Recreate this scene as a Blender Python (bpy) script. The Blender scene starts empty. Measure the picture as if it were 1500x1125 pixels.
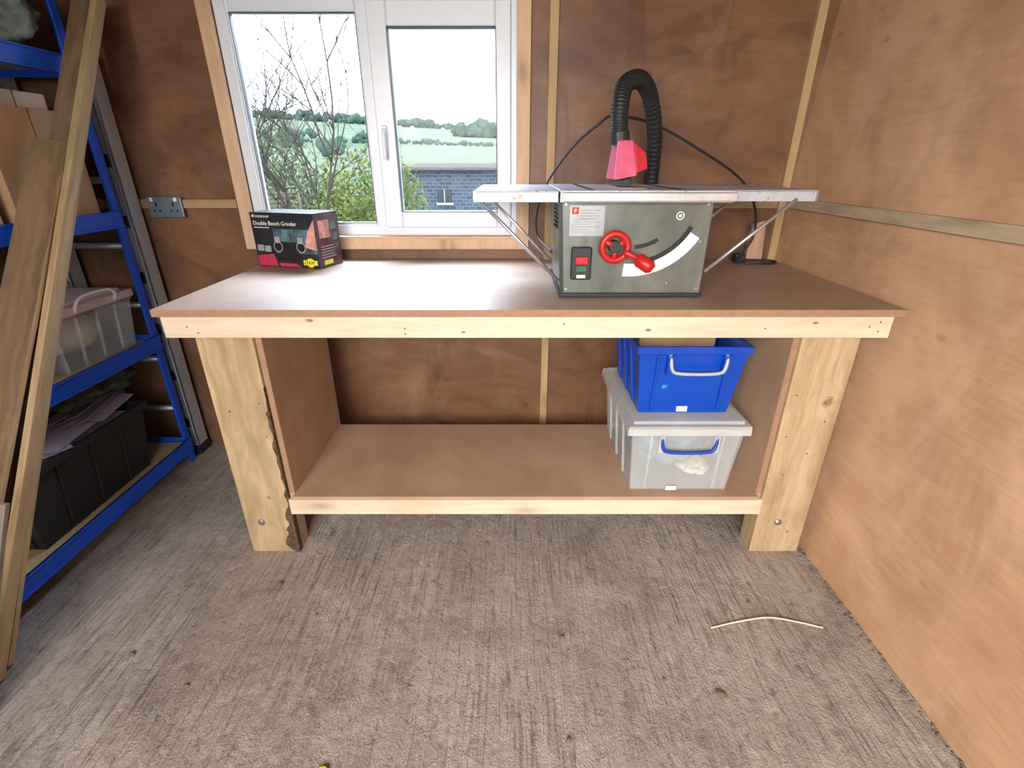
import bpy, bmesh, math, random
from mathutils import Vector, Matrix, noise
random.seed(7)
scene = bpy.context.scene
scene.view_settings.view_transform = 'Standard'
COL = scene.collection

# ---------------------------------------------------------------- materials
def new_mat(name):
    m = bpy.data.materials.new(name); m.use_nodes = True
    nt = m.node_tree
    b = nt.nodes['Principled BSDF']
    return m, nt, b
def N(nt, t, **kw):
    n = nt.nodes.new(t)
    for k, v in kw.items():
        if k in n.inputs: n.inputs[k].default_value = v
        else: setattr(n, k, v)
    return n
def coords(nt, scale=(1,1,1), rot=(0,0,0)):
    tc = N(nt, 'ShaderNodeTexCoord'); mp = N(nt, 'ShaderNodeMapping')
    mp.inputs['Scale'].default_value = scale; mp.inputs['Rotation'].default_value = rot
    nt.links.new(tc.outputs['Object'], mp.inputs['Vector'])
    return mp.outputs['Vector']
def ramp(nt, src, stops):
    r = N(nt, 'ShaderNodeValToRGB'); e = r.color_ramp.elements
    while len(e) < len(stops): e.new(0.5)
    for el, (p, c) in zip(e, stops):
        el.position = p; el.color = (*c, 1) if len(c) == 3 else c
    nt.links.new(src, r.inputs['Fac']); return r.outputs['Color']
def mix(nt, a, b, fac, mode='MIX'):
    m = N(nt, 'ShaderNodeMix', data_type='RGBA', blend_type=mode)
    for sock, v in ((m.inputs[6], a), (m.inputs[7], b), (m.inputs[0], fac)):
        if isinstance(v, (int, float)): sock.default_value = v
        elif isinstance(v, tuple): sock.default_value = (*v, 1)
        else: nt.links.new(v, sock)
    return m.outputs[2]
def bump(nt, b, h, strength, dist=0.01):
    bp = N(nt, 'ShaderNodeBump'); bp.inputs['Strength'].default_value = strength
    bp.inputs['Distance'].default_value = dist
    nt.links.new(h, bp.inputs['Height']); nt.links.new(bp.outputs['Normal'], b.inputs['Normal'])
def noise_t(nt, vec, scale, detail=4, rough=0.55, dist=0.0):
    n = N(nt, 'ShaderNodeTexNoise'); n.inputs['Scale'].default_value = scale
    n.inputs['Detail'].default_value = detail; n.inputs['Roughness'].default_value = rough
    n.inputs['Distortion'].default_value = dist
    nt.links.new(vec, n.inputs['Vector']); return n.outputs['Fac']

def plain(name, col, rough=0.5, metal=0.0, var=0.12, scale=30, bmp=0.0, spec=0.5):
    m, nt, b = new_mat(name)
    v = coords(nt)
    n = noise_t(nt, v, scale)
    c = ramp(nt, n, [(0.3, tuple(x*(1-var) for x in col)), (0.7, tuple(min(1, x*(1+var)) for x in col))])
    nt.links.new(c, b.inputs['Base Color'])
    b.inputs['Roughness'].default_value = rough; b.inputs['Metallic'].default_value = metal
    b.inputs['Specular IOR Level'].default_value = spec
    if bmp: bump(nt, b, n, bmp, 0.003)
    return m
def clear_plastic(name, col, alpha=0.4, rough=0.25):
    m, nt, b = new_mat(name)
    n = noise_t(nt, coords(nt), 6)
    c = ramp(nt, n, [(0.3, tuple(x*0.92 for x in col)), (0.7, col)])
    nt.links.new(c, b.inputs['Base Color'])
    b.inputs['Roughness'].default_value = rough
    b.inputs['Alpha'].default_value = alpha
    return m
def wood(name, light, dark, axis='X', knots=0.6, rough=0.6, gscale=1.0, stain=None):
    m, nt, b = new_mat(name)
    s = {'X': (1.2, 22, 22), 'Y': (22, 1.2, 22), 'Z': (22, 22, 1.2)}[axis]
    warp = N(nt, 'ShaderNodeVectorMath', operation='MULTIPLY_ADD')
    tc = N(nt, 'ShaderNodeTexCoord')
    wn = N(nt, 'ShaderNodeTexNoise'); wn.inputs['Scale'].default_value = 4.0; nt.links.new(tc.outputs['Object'], wn.inputs['Vector'])
    nt.links.new(wn.outputs['Color'], warp.inputs[0]); warp.inputs[1].default_value = (0.06, 0.06, 0.06); nt.links.new(tc.outputs['Object'], warp.inputs[2])
    mp = N(nt, 'ShaderNodeMapping'); mp.inputs['Scale'].default_value = tuple(x*gscale for x in s); nt.links.new(warp.outputs[0], mp.inputs['Vector'])
    n = noise_t(nt, mp.outputs['Vector'], 1.6, 5, 0.6, 0.4)
    c = ramp(nt, n, [(0.3, dark), (0.5, tuple((a*0.4+b2*0.6) for a, b2 in zip(dark, light))), (0.72, light)])
    big = noise_t(nt, coords(nt), 3.0, 3)
    tint = ramp(nt, big, [(0.3, (0.86, 0.84, 0.80)), (0.65, (1, 1, 1))])
    c = mix(nt, c, tint, 1.0, 'MULTIPLY')
    if knots:
        ks = {'X': (2.6, 7, 7), 'Y': (7, 2.6, 7), 'Z': (7, 7, 2.6)}[axis]
        vo = N(nt, 'ShaderNodeTexVoronoi'); vo.inputs['Scale'].default_value = 1.0
        nt.links.new(coords(nt, ks), vo.inputs['Vector'])
        k = ramp(nt, vo.outputs['Distance'], [(0.06, (1, 1, 1)), (0.15, (0.3, 0.3, 0.3)), (0.26, (0, 0, 0))])
        kk = N(nt, 'ShaderNodeMath', operation='MULTIPLY'); nt.links.new(k, kk.inputs[0]); kk.inputs[1].default_value = knots
        c = mix(nt, c, tuple(x*0.35 for x in dark), kk.outputs[0])
    if stain:
        st = noise_t(nt, coords(nt, (6, 6, 2.5)), 1.3, 6, 0.65, 0.5)
        sf = ramp(nt, st, [(0.45, (0, 0, 0)), (0.68, (0.75, 0.75, 0.75))])
        c = mix(nt, c, stain, sf)
    nt.links.new(c, b.inputs['Base Color']); b.inputs['Roughness'].default_value = rough
    b.inputs['Specular IOR Level'].default_value = 0.3
    bump(nt, b, n, 0.15, 0.003)
    return m
def plywood(name, light, dark, rough=0.55, dust=None, fig=0.45, runs=0.35):
    m, nt, b = new_mat(name)
    v = coords(nt, (0.8, 1.2, 1.5), (0.25, 0.1, 0.2))
    n1 = noise_t(nt, v, 1.5, 5, 0.6, 1.0)
    c = ramp(nt, n1, [(0.28, dark), (0.5, tuple((a+b2)/2 for a, b2 in zip(dark, light))), (0.7, light)])
    fine = noise_t(nt, coords(nt, (5, 5, 45), (0.1, 0.12, 0)), 1.6, 4, 0.6, 0.5)
    f = ramp(nt, fine, [(0.3, (0.86, 0.84, 0.82)), (0.7, (1, 1, 1))])
    c = mix(nt, c, f, 1.0, 'MULTIPLY')
    st = noise_t(nt, coords(nt, (1.0, 1.0, 1.7)), 1.5, 4, 0.55, 1.4)
    sf = ramp(nt, st, [(0.50, (0, 0, 0)), (0.60, (fig, fig, fig)), (0.72, (0.05, 0.05, 0.05))])
    c = mix(nt, c, tuple(x*0.6 for x in dark), sf)
    if runs:
        wr_ = noise_t(nt, coords(nt, (4.5, 4.5, 0.7)), 1.4, 4, 0.55, 0.6)
        wf = ramp(nt, wr_, [(0.58, (0, 0, 0)), (0.64, (runs, runs*0.9, runs*0.9)), (0.70, (0.05, 0.05, 0.05))])
        c = mix(nt, c, (dark[0]*0.6, dark[1]*0.45, dark[2]*0.4), wf)
    if dust:
        d = noise_t(nt, coords(nt, (1, 1, 0.7)), 2.6, 6, 0.65, 0.6)
        c = mix(nt, c, dust, ramp(nt, d, [(0.5, (0, 0, 0)), (0.72, (0.5, 0.5, 0.5))]))
    vo = N(nt, 'ShaderNodeTexVoronoi'); vo.inputs['Scale'].default_value = 3.5
    nt.links.new(coords(nt, (1, 1, 1.8)), vo.inputs['Vector'])
    k = ramp(nt, vo.outputs['Distance'], [(0.03, (0.45, 0.45, 0.45)), (0.09, (0, 0, 0))])
    c = mix(nt, c, tuple(x*0.5 for x in dark), k)
    nt.links.new(c, b.inputs['Base Color']); b.inputs['Roughness'].default_value = rough
    b.inputs['Specular IOR Level'].default_value = 0.35
    bump(nt, b, fine, 0.04, 0.003)
    return m

M = {}
M['ply_rear'] = plywood('plywood_dark', (0.26, 0.135, 0.073), (0.125, 0.058, 0.032), dust=(0.31, 0.19, 0.12), rough=0.42, fig=0.45, runs=0.45)  # base colour darkened partly to carry the weaker light on the rear wall
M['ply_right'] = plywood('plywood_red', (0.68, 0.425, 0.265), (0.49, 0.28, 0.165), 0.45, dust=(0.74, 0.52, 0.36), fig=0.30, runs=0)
M['batten'] = wood('batten_pine', (0.52, 0.37, 0.20), (0.36, 0.24, 0.12), 'Z', 0.4)
M['rail'] = wood('rail_pine', (0.45, 0.32, 0.18), (0.30, 0.20, 0.11), 'X', 0.4)
M['rail_y'] = wood('rail_pale_pine', (0.56, 0.45, 0.33), (0.40, 0.31, 0.21), 'Y', 0.4)
M['casing'] = wood('casing_pine', (0.74, 0.51, 0.35), (0.58, 0.38, 0.24), 'Z', 0.5)
M['casing_x'] = wood('casing_pine_h', (0.74, 0.51, 0.35), (0.58, 0.38, 0.24), 'X', 0.5)
M['pine_x'] = wood('planed_pine', (0.74, 0.62, 0.485), (0.60, 0.475, 0.35), 'X', 0.55)
M['pine_y'] = wood('planed_pine_y', (0.72, 0.59, 0.43), (0.58, 0.44, 0.29), 'Y', 0.45)
M['leg'] = wood('treated_timber', (0.58, 0.44, 0.275), (0.32, 0.22, 0.11), 'Z', 1.0, 0.65, 0.7, stain=(0.26, 0.185, 0.10))
M['knot'] = plain('knot_wood', (0.24, 0.14, 0.075), 0.6, var=0.5, scale=90)
M['knot_ring'] = plain('knot_ring_wood', (0.42, 0.28, 0.16), 0.6, var=0.3, scale=60)
M['plank'] = wood('rough_sawn_timber', (0.27, 0.18, 0.105), (0.14, 0.088, 0.05), 'Z', 0.7, 0.75, 1.0, stain=(0.11, 0.07, 0.042))
M['plank_edge'] = wood('rough_sawn_edge', (0.50, 0.37, 0.22), (0.32, 0.22, 0.12), 'Z', 0.4, 0.75, 1.0)
M['grey_wood'] = wood('weathered_timber', (0.30, 0.25, 0.20), (0.15, 0.12, 0.095), 'Z', 0.3)
M['offcut'] = wood('offcut_wood', (0.55, 0.36, 0.25), (0.40, 0.24, 0.16), 'Z', 0.3)
M['bark_edge'] = plain('wane_bark', (0.085, 0.05, 0.03), 0.9, var=0.6, scale=60, bmp=0.8)
M['upvc'] = plain('white_upvc', (0.74, 0.79, 0.88), 0.3, var=0.02)
M['gasket'] = plain('gasket_grey', (0.10, 0.11, 0.12), 0.6)
M['blue_steel'] = plain('blue_painted_steel', (0.008, 0.085, 0.60), 0.4, var=0.1)
M['chip'] = plain('chipboard', (0.50, 0.36, 0.21), 0.7, var=0.2, scale=120)
M['black_pl'] = plain('black_plastic', (0.018, 0.02, 0.022), 0.5)
M['black_rub'] = plain('black_rubber', (0.014, 0.014, 0.016), 0.55)
M['alu'] = plain('ladder_aluminium', (0.55, 0.60, 0.68), 0.4, 0.5, 0.08)
M['steel'] = plain('galvanised_steel', (0.62, 0.64, 0.66), 0.35, 0.8, 0.12)
M['red'] = plain('red_plastic', (0.46, 0.012, 0.015), 0.4)
M['guard_red'] = plain('guard_red_plastic', (0.58, 0.03, 0.055), 0.4)
M['guard_pink'] = plain('guard_pink_plastic', (0.68, 0.12, 0.22), 0.4)
M['green'] = plain('green_plastic', (0.02, 0.12, 0.06), 0.4)
M['white'] = plain('white_print', (0.80, 0.80, 0.78), 0.5, var=0.05)
M['silver_lbl'] = plain('silver_label', (0.38, 0.39, 0.42), 0.35, 0.3, 0.1)
M['black_ink'] = plain('black_ink', (0.01, 0.01, 0.01), 0.5)
M['screw'] = plain('brown_screw', (0.16, 0.11, 0.07), 0.5)
M['card'] = plain('cardboard', (0.42, 0.26, 0.15), 0.8, var=0.12, scale=8)
M['card_w'] = plain('pale_cardboard', (0.55, 0.45, 0.38), 0.8, var=0.1, scale=8)
M['paper'] = plain('purple_paper', (0.46, 0.39, 0.52), 0.8, var=0.15, scale=10)
M['yellow'] = plain('yellow_sticker', (0.80, 0.75, 0.05), 0.5)
M['boxblack'] = plain('carton_black', (0.025, 0.026, 0.032), 0.3, var=0.3, scale=14)
M['boxred'] = plain('carton_red', (0.50, 0.04, 0.09), 0.3)
M['boxteal'] = plain('carton_dark_teal', (0.08, 0.14, 0.17), 0.3, var=0.8, scale=26)
M['boxgrey'] = plain('carton_grey', (0.34, 0.36, 0.38), 0.35)
M['boxmaroon'] = plain('carton_maroon', (0.075, 0.03, 0.045), 0.35, var=0.6, scale=14)
M['skin_pink'] = plain('carton_photo_warm', (0.55, 0.27, 0.24), 0.4, var=0.6, scale=24)
M['clear'] = clear_plastic('clear_polypropylene', (0.82, 0.87, 0.90), 0.20, 0.2)
M['clear_lid'] = clear_plastic('clear_polypropylene_lid', (0.78, 0.79, 0.78), 0.42)
M['clear_pink'] = plain('pinkish_lid', (0.62, 0.48, 0.49), 0.4, var=0.08)
M['blue_clear'] = clear_plastic('blue_polypropylene', (0.004, 0.08, 0.60), 0.66, 0.2)
M['blue_handle'] = plain('blue_handle_plastic', (0.01, 0.05, 0.40), 0.35)
M['grey_handle'] = plain('grey_handle_plastic', (0.42, 0.45, 0.50), 0.35)
M['stuff_g'] = plain('mixed_contents_grey', (0.16, 0.23, 0.27), 0.7, var=0.5, scale=14)
M['stuff_c'] = plain('mixed_contents_cream', (0.70, 0.63, 0.50), 0.7, var=0.3, scale=14)
M['stuff_b'] = plain('mixed_contents_cyan', (0.08, 0.60, 0.90), 0.6, var=0.3, scale=10)
M['bag'] = plain('grey_green_polythene', (0.13, 0.17, 0.16), 0.3, var=0.7, scale=16, bmp=0.6)
M['net'] = plain('camouflage_net', (0.05, 0.06, 0.045), 0.8, var=0.8, scale=30, bmp=0.6)
M['bolt'] = plain('zinc_bolt', (0.45, 0.47, 0.50), 0.35, 0.9)
M['stone_bit'] = plain('stone_chip', (0.16, 0.12, 0.09), 0.9)
M['socket'] = plain('grey_metal_socket', (0.16, 0.20, 0.25), 0.4, 0.3)
M['twig'] = plain('pale_strip', (0.72, 0.62, 0.46), 0.6)
M['ceil'] = plywood('plywood_ceiling', (0.25, 0.15, 0.09), (0.15, 0.08, 0.05))

def mdf(name, rough, spec, c1, c2):
    m, nt, b = new_mat(name)
    n = noise_t(nt, coords(nt), 5, 6, 0.6)
    c = ramp(nt, n, [(0.35, c1), (0.65, c2)])
    f = noise_t(nt, coords(nt), 300, 2)
    c = mix(nt, c, ramp(nt, f, [(0.3, (0.9, 0.9, 0.9)), (0.7, (1, 1, 1))]), 1.0, 'MULTIPLY')
    nt.links.new(c, b.inputs['Base Color'])
    b.inputs['Roughness'].default_value = rough; b.inputs['Specular IOR Level'].default_value = spec
    return m
M['mdf'] = mdf('mdf', 0.6, 0.4, (0.40, 0.255, 0.17), (0.49, 0.33, 0.23))
M['mdf_top'] = mdf('mdf_worktop', 0.50, 0.9, (0.35, 0.235, 0.165), (0.43, 0.30, 0.22))
M['mdf_edge'] = plain('mdf_edge', (0.32, 0.185, 0.11), 0.75, var=0.1, scale=60)

def concrete():
    m, nt, b = new_mat('brushed_concrete')
    streak = noise_t(nt, coords(nt, (1.0, 0.045, 1.0)), 105, 4, 0.6, 0.25)
    streak2 = noise_t(nt, coords(nt, (1, 0.08, 1)), 36, 5, 0.65, 0.4)
    grit = noise_t(nt, coords(nt), 150, 4, 0.7)
    lump = noise_t(nt, coords(nt, (1, 0.7, 1)), 26, 6, 0.75, 0.3)
    blot = noise_t(nt, coords(nt), 2.1, 9, 0.72, 0.6)
    patch = noise_t(nt, coords(nt), 1.9, 5, 0.6)
    base = ramp(nt, blot, [(0.32, (0.27, 0.225, 0.195)), (0.46, (0.41, 0.352, 0.308)), (0.56, (0.47, 0.41, 0.36)), (0.70, (0.60, 0.535, 0.48))])
    pf = ramp(nt, patch, [(0.40, (0.2, 0.2, 0.2)), (0.58, (0.95, 0.95, 0.95))])
    c1 = mix(nt, base, ramp(nt, streak, [(0.37, (0.54, 0.51, 0.48)), (0.50, (1, 1, 1))]), pf, 'MULTIPLY')
    c = mix(nt, c1, ramp(nt, streak2, [(0.38, (0.88, 0.87, 0.86)), (0.6, (1.05, 1.05, 1.05))]), 0.8, 'MULTIPLY')
    c = mix(nt, c, ramp(nt, grit, [(0.28, (0.62, 0.60, 0.58)), (0.48, (1.0, 1.0, 1.0))]), 0.7, 'MULTIPLY')
    c = mix(nt, c, ramp(nt, lump, [(0.32, (0.52, 0.49, 0.46)), (0.44, (1.0, 1.0, 1.0))]), 0.9, 'MULTIPLY')
    lf = noise_t(nt, coords(nt), 45, 6, 0.75)
    c = mix(nt, c, (0.66, 0.60, 0.54), ramp(nt, lf, [(0.60, (0, 0, 0)), (0.70, (0.45, 0.45, 0.45))]))
    nt.links.new(c, b.inputs['Base Color'])
    b.inputs['Roughness'].default_value = 0.75; b.inputs['Specular IOR Level'].default_value = 0.35
    a1 = N(nt, 'ShaderNodeMath', operation='MULTIPLY_ADD'); nt.links.new(streak, a1.inputs[0]); a1.inputs[1].default_value = 0.7
    g = N(nt, 'ShaderNodeMath', operation='MULTIPLY'); nt.links.new(grit, g.inputs[0]); g.inputs[1].default_value = 0.5
    nt.links.new(g.outputs[0], a1.inputs[2])
    a2 = N(nt, 'ShaderNodeMath', operation='MULTIPLY_ADD'); nt.links.new(lump, a2.inputs[0]); a2.inputs[1].default_value = 2.8
    nt.links.new(a1.outputs[0], a2.inputs[2])
    bump(nt, b, a2.outputs[0], 0.9, 0.010)
    return m
M['floor'] = concrete()

def saw_paint(name, c1, c2):
    m, nt, b = new_mat(name)
    n = noise_t(nt, coords(nt, (1, 1, 0.35)), 7, 6, 0.65, 0.5)
    c = ramp(nt, n, [(0.3, c1), (0.7, c2)])
    nt.links.new(c, b.inputs['Base Color'])
    b.inputs['Roughness'].default_value = 0.32; b.inputs['Metallic'].default_value = 0.35
    return m
M['saw'] = saw_paint('dark_grey_saw_paint', (0.10, 0.11, 0.10), (0.22, 0.23, 0.21))
def rusty():
    m, nt, b = new_mat('rusty_saw_table')
    n = noise_t(nt, coords(nt), 24, 6, 0.7)
    c = ramp(nt, n, [(0.35, (0.40, 0.43, 0.47)), (0.58, (0.50, 0.53, 0.57)), (0.66, (0.33, 0.20, 0.13))])
    nt.links.new(c, b.inputs['Base Color'])
    b.inputs['Roughness'].default_value = 0.5; b.inputs['Metallic'].default_value = 0.4
    return m
M['table'] = rusty()
def leafm(name, c1, c2, s=3):
    m, nt, b = new_mat(name)
    n = noise_t(nt, coords(nt), s, 4)
    nt.links.new(ramp(nt, n, [(0.35, c1), (0.65, c2)]), b.inputs['Base Color'])
    b.inputs['Roughness'].default_value = 0.9; b.inputs['Specular IOR Level'].default_value = 0.1
    return m
M['leaf'] = leafm('leaf_green', (0.12, 0.18, 0.055), (0.36, 0.38, 0.13))
M['leaf_d'] = leafm('leaf_dark', (0.12, 0.18, 0.09), (0.24, 0.29, 0.14))
M['leaf_far'] = leafm('leaf_far', (0.08, 0.15, 0.12), (0.15, 0.23, 0.17), 0.3)
M['bark'] = plain('bark', (0.13, 0.10, 0.09), 0.9)
M['wattle'] = plain('wattle_willow', (0.36, 0.30, 0.22), 0.8, var=0.3)
M['hill'] = leafm('pasture', (0.20, 0.27, 0.16), (0.30, 0.36, 0.25), 0.05)
def stonewall():
    m, nt, b = new_mat('rubble_stone')
    br = N(nt, 'ShaderNodeTexBrick'); br.inputs['Scale'].default_value = 3.2
    br.inputs['Color1'].default_value = (0.19, 0.225, 0.29, 1); br.inputs['Color2'].default_value = (0.11, 0.135, 0.19, 1)
    br.inputs['Mortar'].default_value = (0.27, 0.31, 0.38, 1); br.inputs['Mortar Size'].default_value = 0.03
    tc = N(nt, 'ShaderNodeTexCoord'); mp = N(nt, 'ShaderNodeMapping'); mp.inputs['Rotation'].default_value = (math.radians(90), 0, 0)
    nt.links.new(tc.outputs['Object'], mp.inputs['Vector']); nt.links.new(mp.outputs['Vector'], br.inputs['Vector'])
    nt.links.new(br.outputs['Color'], b.inputs['Base Color']); b.inputs['Roughness'].default_value = 0.9
    b.inputs['Specular IOR Level'].default_value = 0.15
    return m
M['stone'] = stonewall()
M['slate'] = plain('slate', (0.20, 0.16, 0.15), 0.95, spec=0.05)
def glassm():
    m, nt, b = new_mat('window_glass')
    out = nt.nodes['Material Output']
    tr = N(nt, 'ShaderNodeBsdfTransparent'); gl = N(nt, 'ShaderNodeBsdfGlossy'); gl.inputs['Roughness'].default_value = 0.02
    ms = N(nt, 'ShaderNodeMixShader'); ms.inputs[0].default_value = 0.004
    nt.links.new(tr.outputs[0], ms.inputs[1]); nt.links.new(gl.outputs[0], ms.inputs[2]); nt.links.new(ms.outputs[0], out.inputs['Surface'])
    return m
M['glass'] = glassm()

# ---------------------------------------------------------------- geometry helpers
def finish(name, bm, mat, bevel=0, smooth=False):
    me = bpy.data.meshes.new(name); bmesh.ops.recalc_face_normals(bm, faces=bm.faces)
    bm.to_mesh(me); bm.free()
    ob = bpy.data.objects.new(name, me); COL.objects.link(ob)
    mats = mat if isinstance(mat, (list, tuple)) else [mat]
    for mm in mats: me.materials.append(M[mm] if isinstance(mm, str) else mm)
    if smooth:
        for p in me.polygons: p.use_smooth = True
    if bevel:
        md = ob.modifiers.new('bevel', 'BEVEL'); md.width = bevel; md.segments = 2; md.limit_method = 'ANGLE'
    return ob
def hexa_bm(bm, p):
    v = [bm.verts.new(q) for q in p]
    fs = [(0,1,2,3),(4,5,6,7),(0,1,5,4),(1,2,6,5),(2,3,7,6),(3,0,4,7)]
    return [bm.faces.new([v[i] for i in f]) for f in fs]
def box_bm(bm, x0,x1,y0,y1,z0,z1):
    return hexa_bm(bm, [(x0,y0,z0),(x1,y0,z0),(x1,y1,z0),(x0,y1,z0),(x0,y0,z1),(x1,y0,z1),(x1,y1,z1),(x0,y1,z1)])
def box(name, x0,x1,y0,y1,z0,z1, mat, bevel=0.0):
    bm = bmesh.new(); box_bm(bm, x0,x1,y0,y1,z0,z1); return finish(name, bm, mat, bevel)
def boxes(name, lst, mat, bevel=0.0):
    bm = bmesh.new()
    for b in lst: box_bm(bm, *b)
    return finish(name, bm, mat, bevel)
def hexa(name, p, mat, bevel=0.0):
    bm = bmesh.new(); hexa_bm(bm, p); return finish(name, bm, mat, bevel)
def frame_bm(bm, x0,x1,z0,z1,w,y0,y1):
    ws = w if isinstance(w, (tuple, list)) else (w,w,w,w)  # l r b t
    box_bm(bm, x0,x0+ws[0],y0,y1,z0,z1); box_bm(bm, x1-ws[1],x1,y0,y1,z0,z1)
    box_bm(bm, x0+ws[0],x1-ws[1],y0,y1,z0,z0+ws[2]); box_bm(bm, x0+ws[0],x1-ws[1],y0,y1,z1-ws[3],z1)
def sweep_bm(bm, pts, r, seg=12, closed=False, cap=True):
    pts = [Vector(p) for p in pts]; n = len(pts); rings = []
    up = None
    for i, p in enumerate(pts):
        if closed: t = (pts[(i+1) % n]-pts[i-1]).normalized()
        else: t = (pts[min(i+1, n-1)]-pts[max(i-1, 0)]).normalized()
        if up is None:
            up = t.orthogonal().normalized()
        up = (up - t*up.dot(t)).normalized(); bi = t.cross(up)
        rr = r(i) if callable(r) else r
        rings.append([bm.verts.new(p + (up*math.cos(a)+bi*math.sin(a))*rr) for a in [2*math.pi*k/seg for k in range(seg)]])
    m = n if closed else n-1
    for i in range(m):
        a, b = rings[i], rings[(i+1) % n]
        off = 0
        if closed and i == n-1:
            off = min(range(seg), key=lambda o: (a[0].co-b[o].co).length)
        for k in range(seg):
            bm.faces.new([a[k], a[(k+1) % seg], b[(k+1+off) % seg], b[(k+off) % seg]])
    if cap and not closed:
        bm.faces.new(rings[0][::-1]); bm.faces.new(rings[-1])
def spline(pts, n=10):
    P = [Vector(p) for p in pts]; P = [2*P[0]-P[1]] + P + [2*P[-1]-P[-2]]; out = []
    for i in range(1, len(P)-2):
        a, b, c, d = P[i-1:i+3]
        for k in range(n):
            t = k/n
            out.append(0.5*((2*b)+(-a+c)*t+(2*a-5*b+4*c-d)*t*t+(-a+3*b-3*c+d)*t**3))
    out.append(P[-2]); return out
def tube(name, pts, r, mat, seg=12, smooth_n=0, closed=False):
    bm = bmesh.new(); sweep_bm(bm, spline(pts, smooth_n) if smooth_n else pts, r, seg, closed)
    return finish(name, bm, mat, 0, True)
def cyl(name, p0, p1, r, mat, seg=28, bevel=0.0):
    bm = bmesh.new(); sweep_bm(bm, [p0, p1], r, seg)
    ob = finish(name, bm, mat, bevel)
    return ob
def group(name, parts, loc=None):
    mn = Vector((1e9,)*3); mx = -mn
    for o in parts:
        for v in o.data.vertices:
            for i in range(3):
                mn[i] = min(mn[i], v.co[i]); mx[i] = max(mx[i], v.co[i])
    c = Vector(((mn.x+mx.x)/2, (mn.y+mx.y)/2, mn.z))
    e = bpy.data.objects.new(name, None); e.empty_display_size = 0.1; e.location = c
    COL.objects.link(e)
    for o in parts:
        o.parent = e; o.matrix_parent_inverse = Matrix.Translation(-c)
    return e
def poly_xz(name, pts, y0, y1, mat, bevel=0.0):
    bm = bmesh.new(); a = [bm.verts.new((x, y0, z)) for x, z in pts]; b = [bm.verts.new((x, y1, z)) for x, z in pts]
    bm.faces.new(a); bm.faces.new(b[::-1]); n = len(pts)
    for i in range(n): bm.faces.new([a[i], b[i], b[(i+1) % n], a[(i+1) % n]])
    return finish(name, bm, mat, bevel)
def text(name, s, size, loc, rot, mat):
    cu = bpy.data.curves.new(name, 'FONT'); cu.body = s; cu.size = size; cu.extrude = 0.0004
    ob = bpy.data.objects.new(name, cu); COL.objects.link(ob); ob.location = loc; ob.rotation_euler = rot
    bpy.context.view_layer.update()
    dg = bpy.context.evaluated_depsgraph_get()
    me = bpy.data.meshes.new_from_object(ob.evaluated_get(dg)); me.transform(ob.matrix_world)
    o2 = bpy.data.objects.new(name, me); COL.objects.link(o2); me.materials.clear(); me.materials.append(M[mat])
    bpy.data.objects.remove(ob); return o2
def blob(name, c, s, mat, amp=0.25, f=3.0, sub=4, seed=0):
    bm = bmesh.new(); bmesh.ops.create_icosphere(bm, subdivisions=sub, radius=1)
    for v in bm.verts:
        n = noise.noise(v.co*f + Vector((seed, seed*2, 0)))*amp + noise.noise(v.co*f*3+Vector((seed, 0, 5)))*amp*0.4
        v.co = Vector((v.co.x*s[0], v.co.y*s[1], v.co.z*s[2]))*(1+n) + Vector(c)
    return finish(name, bm, mat, 0, True)

# ---------------------------------------------------------------- room shell
YW = 2.33; YF = -1.9; XL = -2.17; ZC = 2.45
WX = lambda z: 1.15 + 0.06*z      # right wall leans slightly outward
box('floor', XL-0.1, 1.35, YF, YW+0.1, -0.15, 0.0, 'floor')
wx0, wx1, wz0, wz1 = -1.165, 0.022, 1.09, 2.02
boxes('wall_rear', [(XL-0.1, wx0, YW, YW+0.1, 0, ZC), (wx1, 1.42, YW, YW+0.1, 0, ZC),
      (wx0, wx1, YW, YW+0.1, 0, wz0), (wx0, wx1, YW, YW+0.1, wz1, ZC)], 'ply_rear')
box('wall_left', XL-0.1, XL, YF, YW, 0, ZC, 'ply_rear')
hexa('wall_right', [(WX(0), YF, 0), (WX(0)+0.1, YF, 0), (WX(0)+0.1, YW, 0), (WX(0), YW, 0),
      (WX(ZC), YF, ZC), (WX(ZC)+0.1, YF, ZC), (WX(ZC)+0.1, YW, ZC), (WX(ZC), YW, ZC)], 'ply_right')
boxes('wall_front', [(XL-0.1, -1.35, YF-0.1, YF, 0, ZC), (0.95, 1.42, YF-0.1, YF, 0, ZC), (-1.35, 0.95, YF-0.1, YF, 1.85, ZC)], 'ply_rear')  # out of view; added so daylight enters only through a low doorway
box('ceiling', XL-0.1, 1.45, YF-0.1, YW+0.1, ZC, ZC+0.08, 'ceil')
box('trim_1', 0.147, 0.182, YW-0.02, YW, 0, ZC, 'batten', 0.001)
box('trim_2', 1.178, 1.212, YW-0.025, YW, 0.5, ZC, 'batten', 0.001)
boxes('trim_3', [(XL, wx0-0.055, YW-0.018, YW, 1.213, 1.25)], 'rail', 0.001)
boxes('trim_4', [(0.184, 1.176, YW-0.018, YW, 1.213, 1.25)], 'rail', 0.001)
def wr(name, z0, z1, th, mat):
    hexa(name, [(WX(z0)-th, YF, z0), (WX(z0), YF, z0), (WX(z0), YW-0.026, z0), (WX(z0)-th, YW-0.026, z0),
                (WX(z1)-th, YF, z1), (WX(z1), YF, z1), (WX(z1), YW-0.026, z1), (WX(z1)-th, YW-0.026, z1)], mat, 0.001)
wr('trim_5', 1.218, 1.258, 0.018, 'rail_y')

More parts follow.
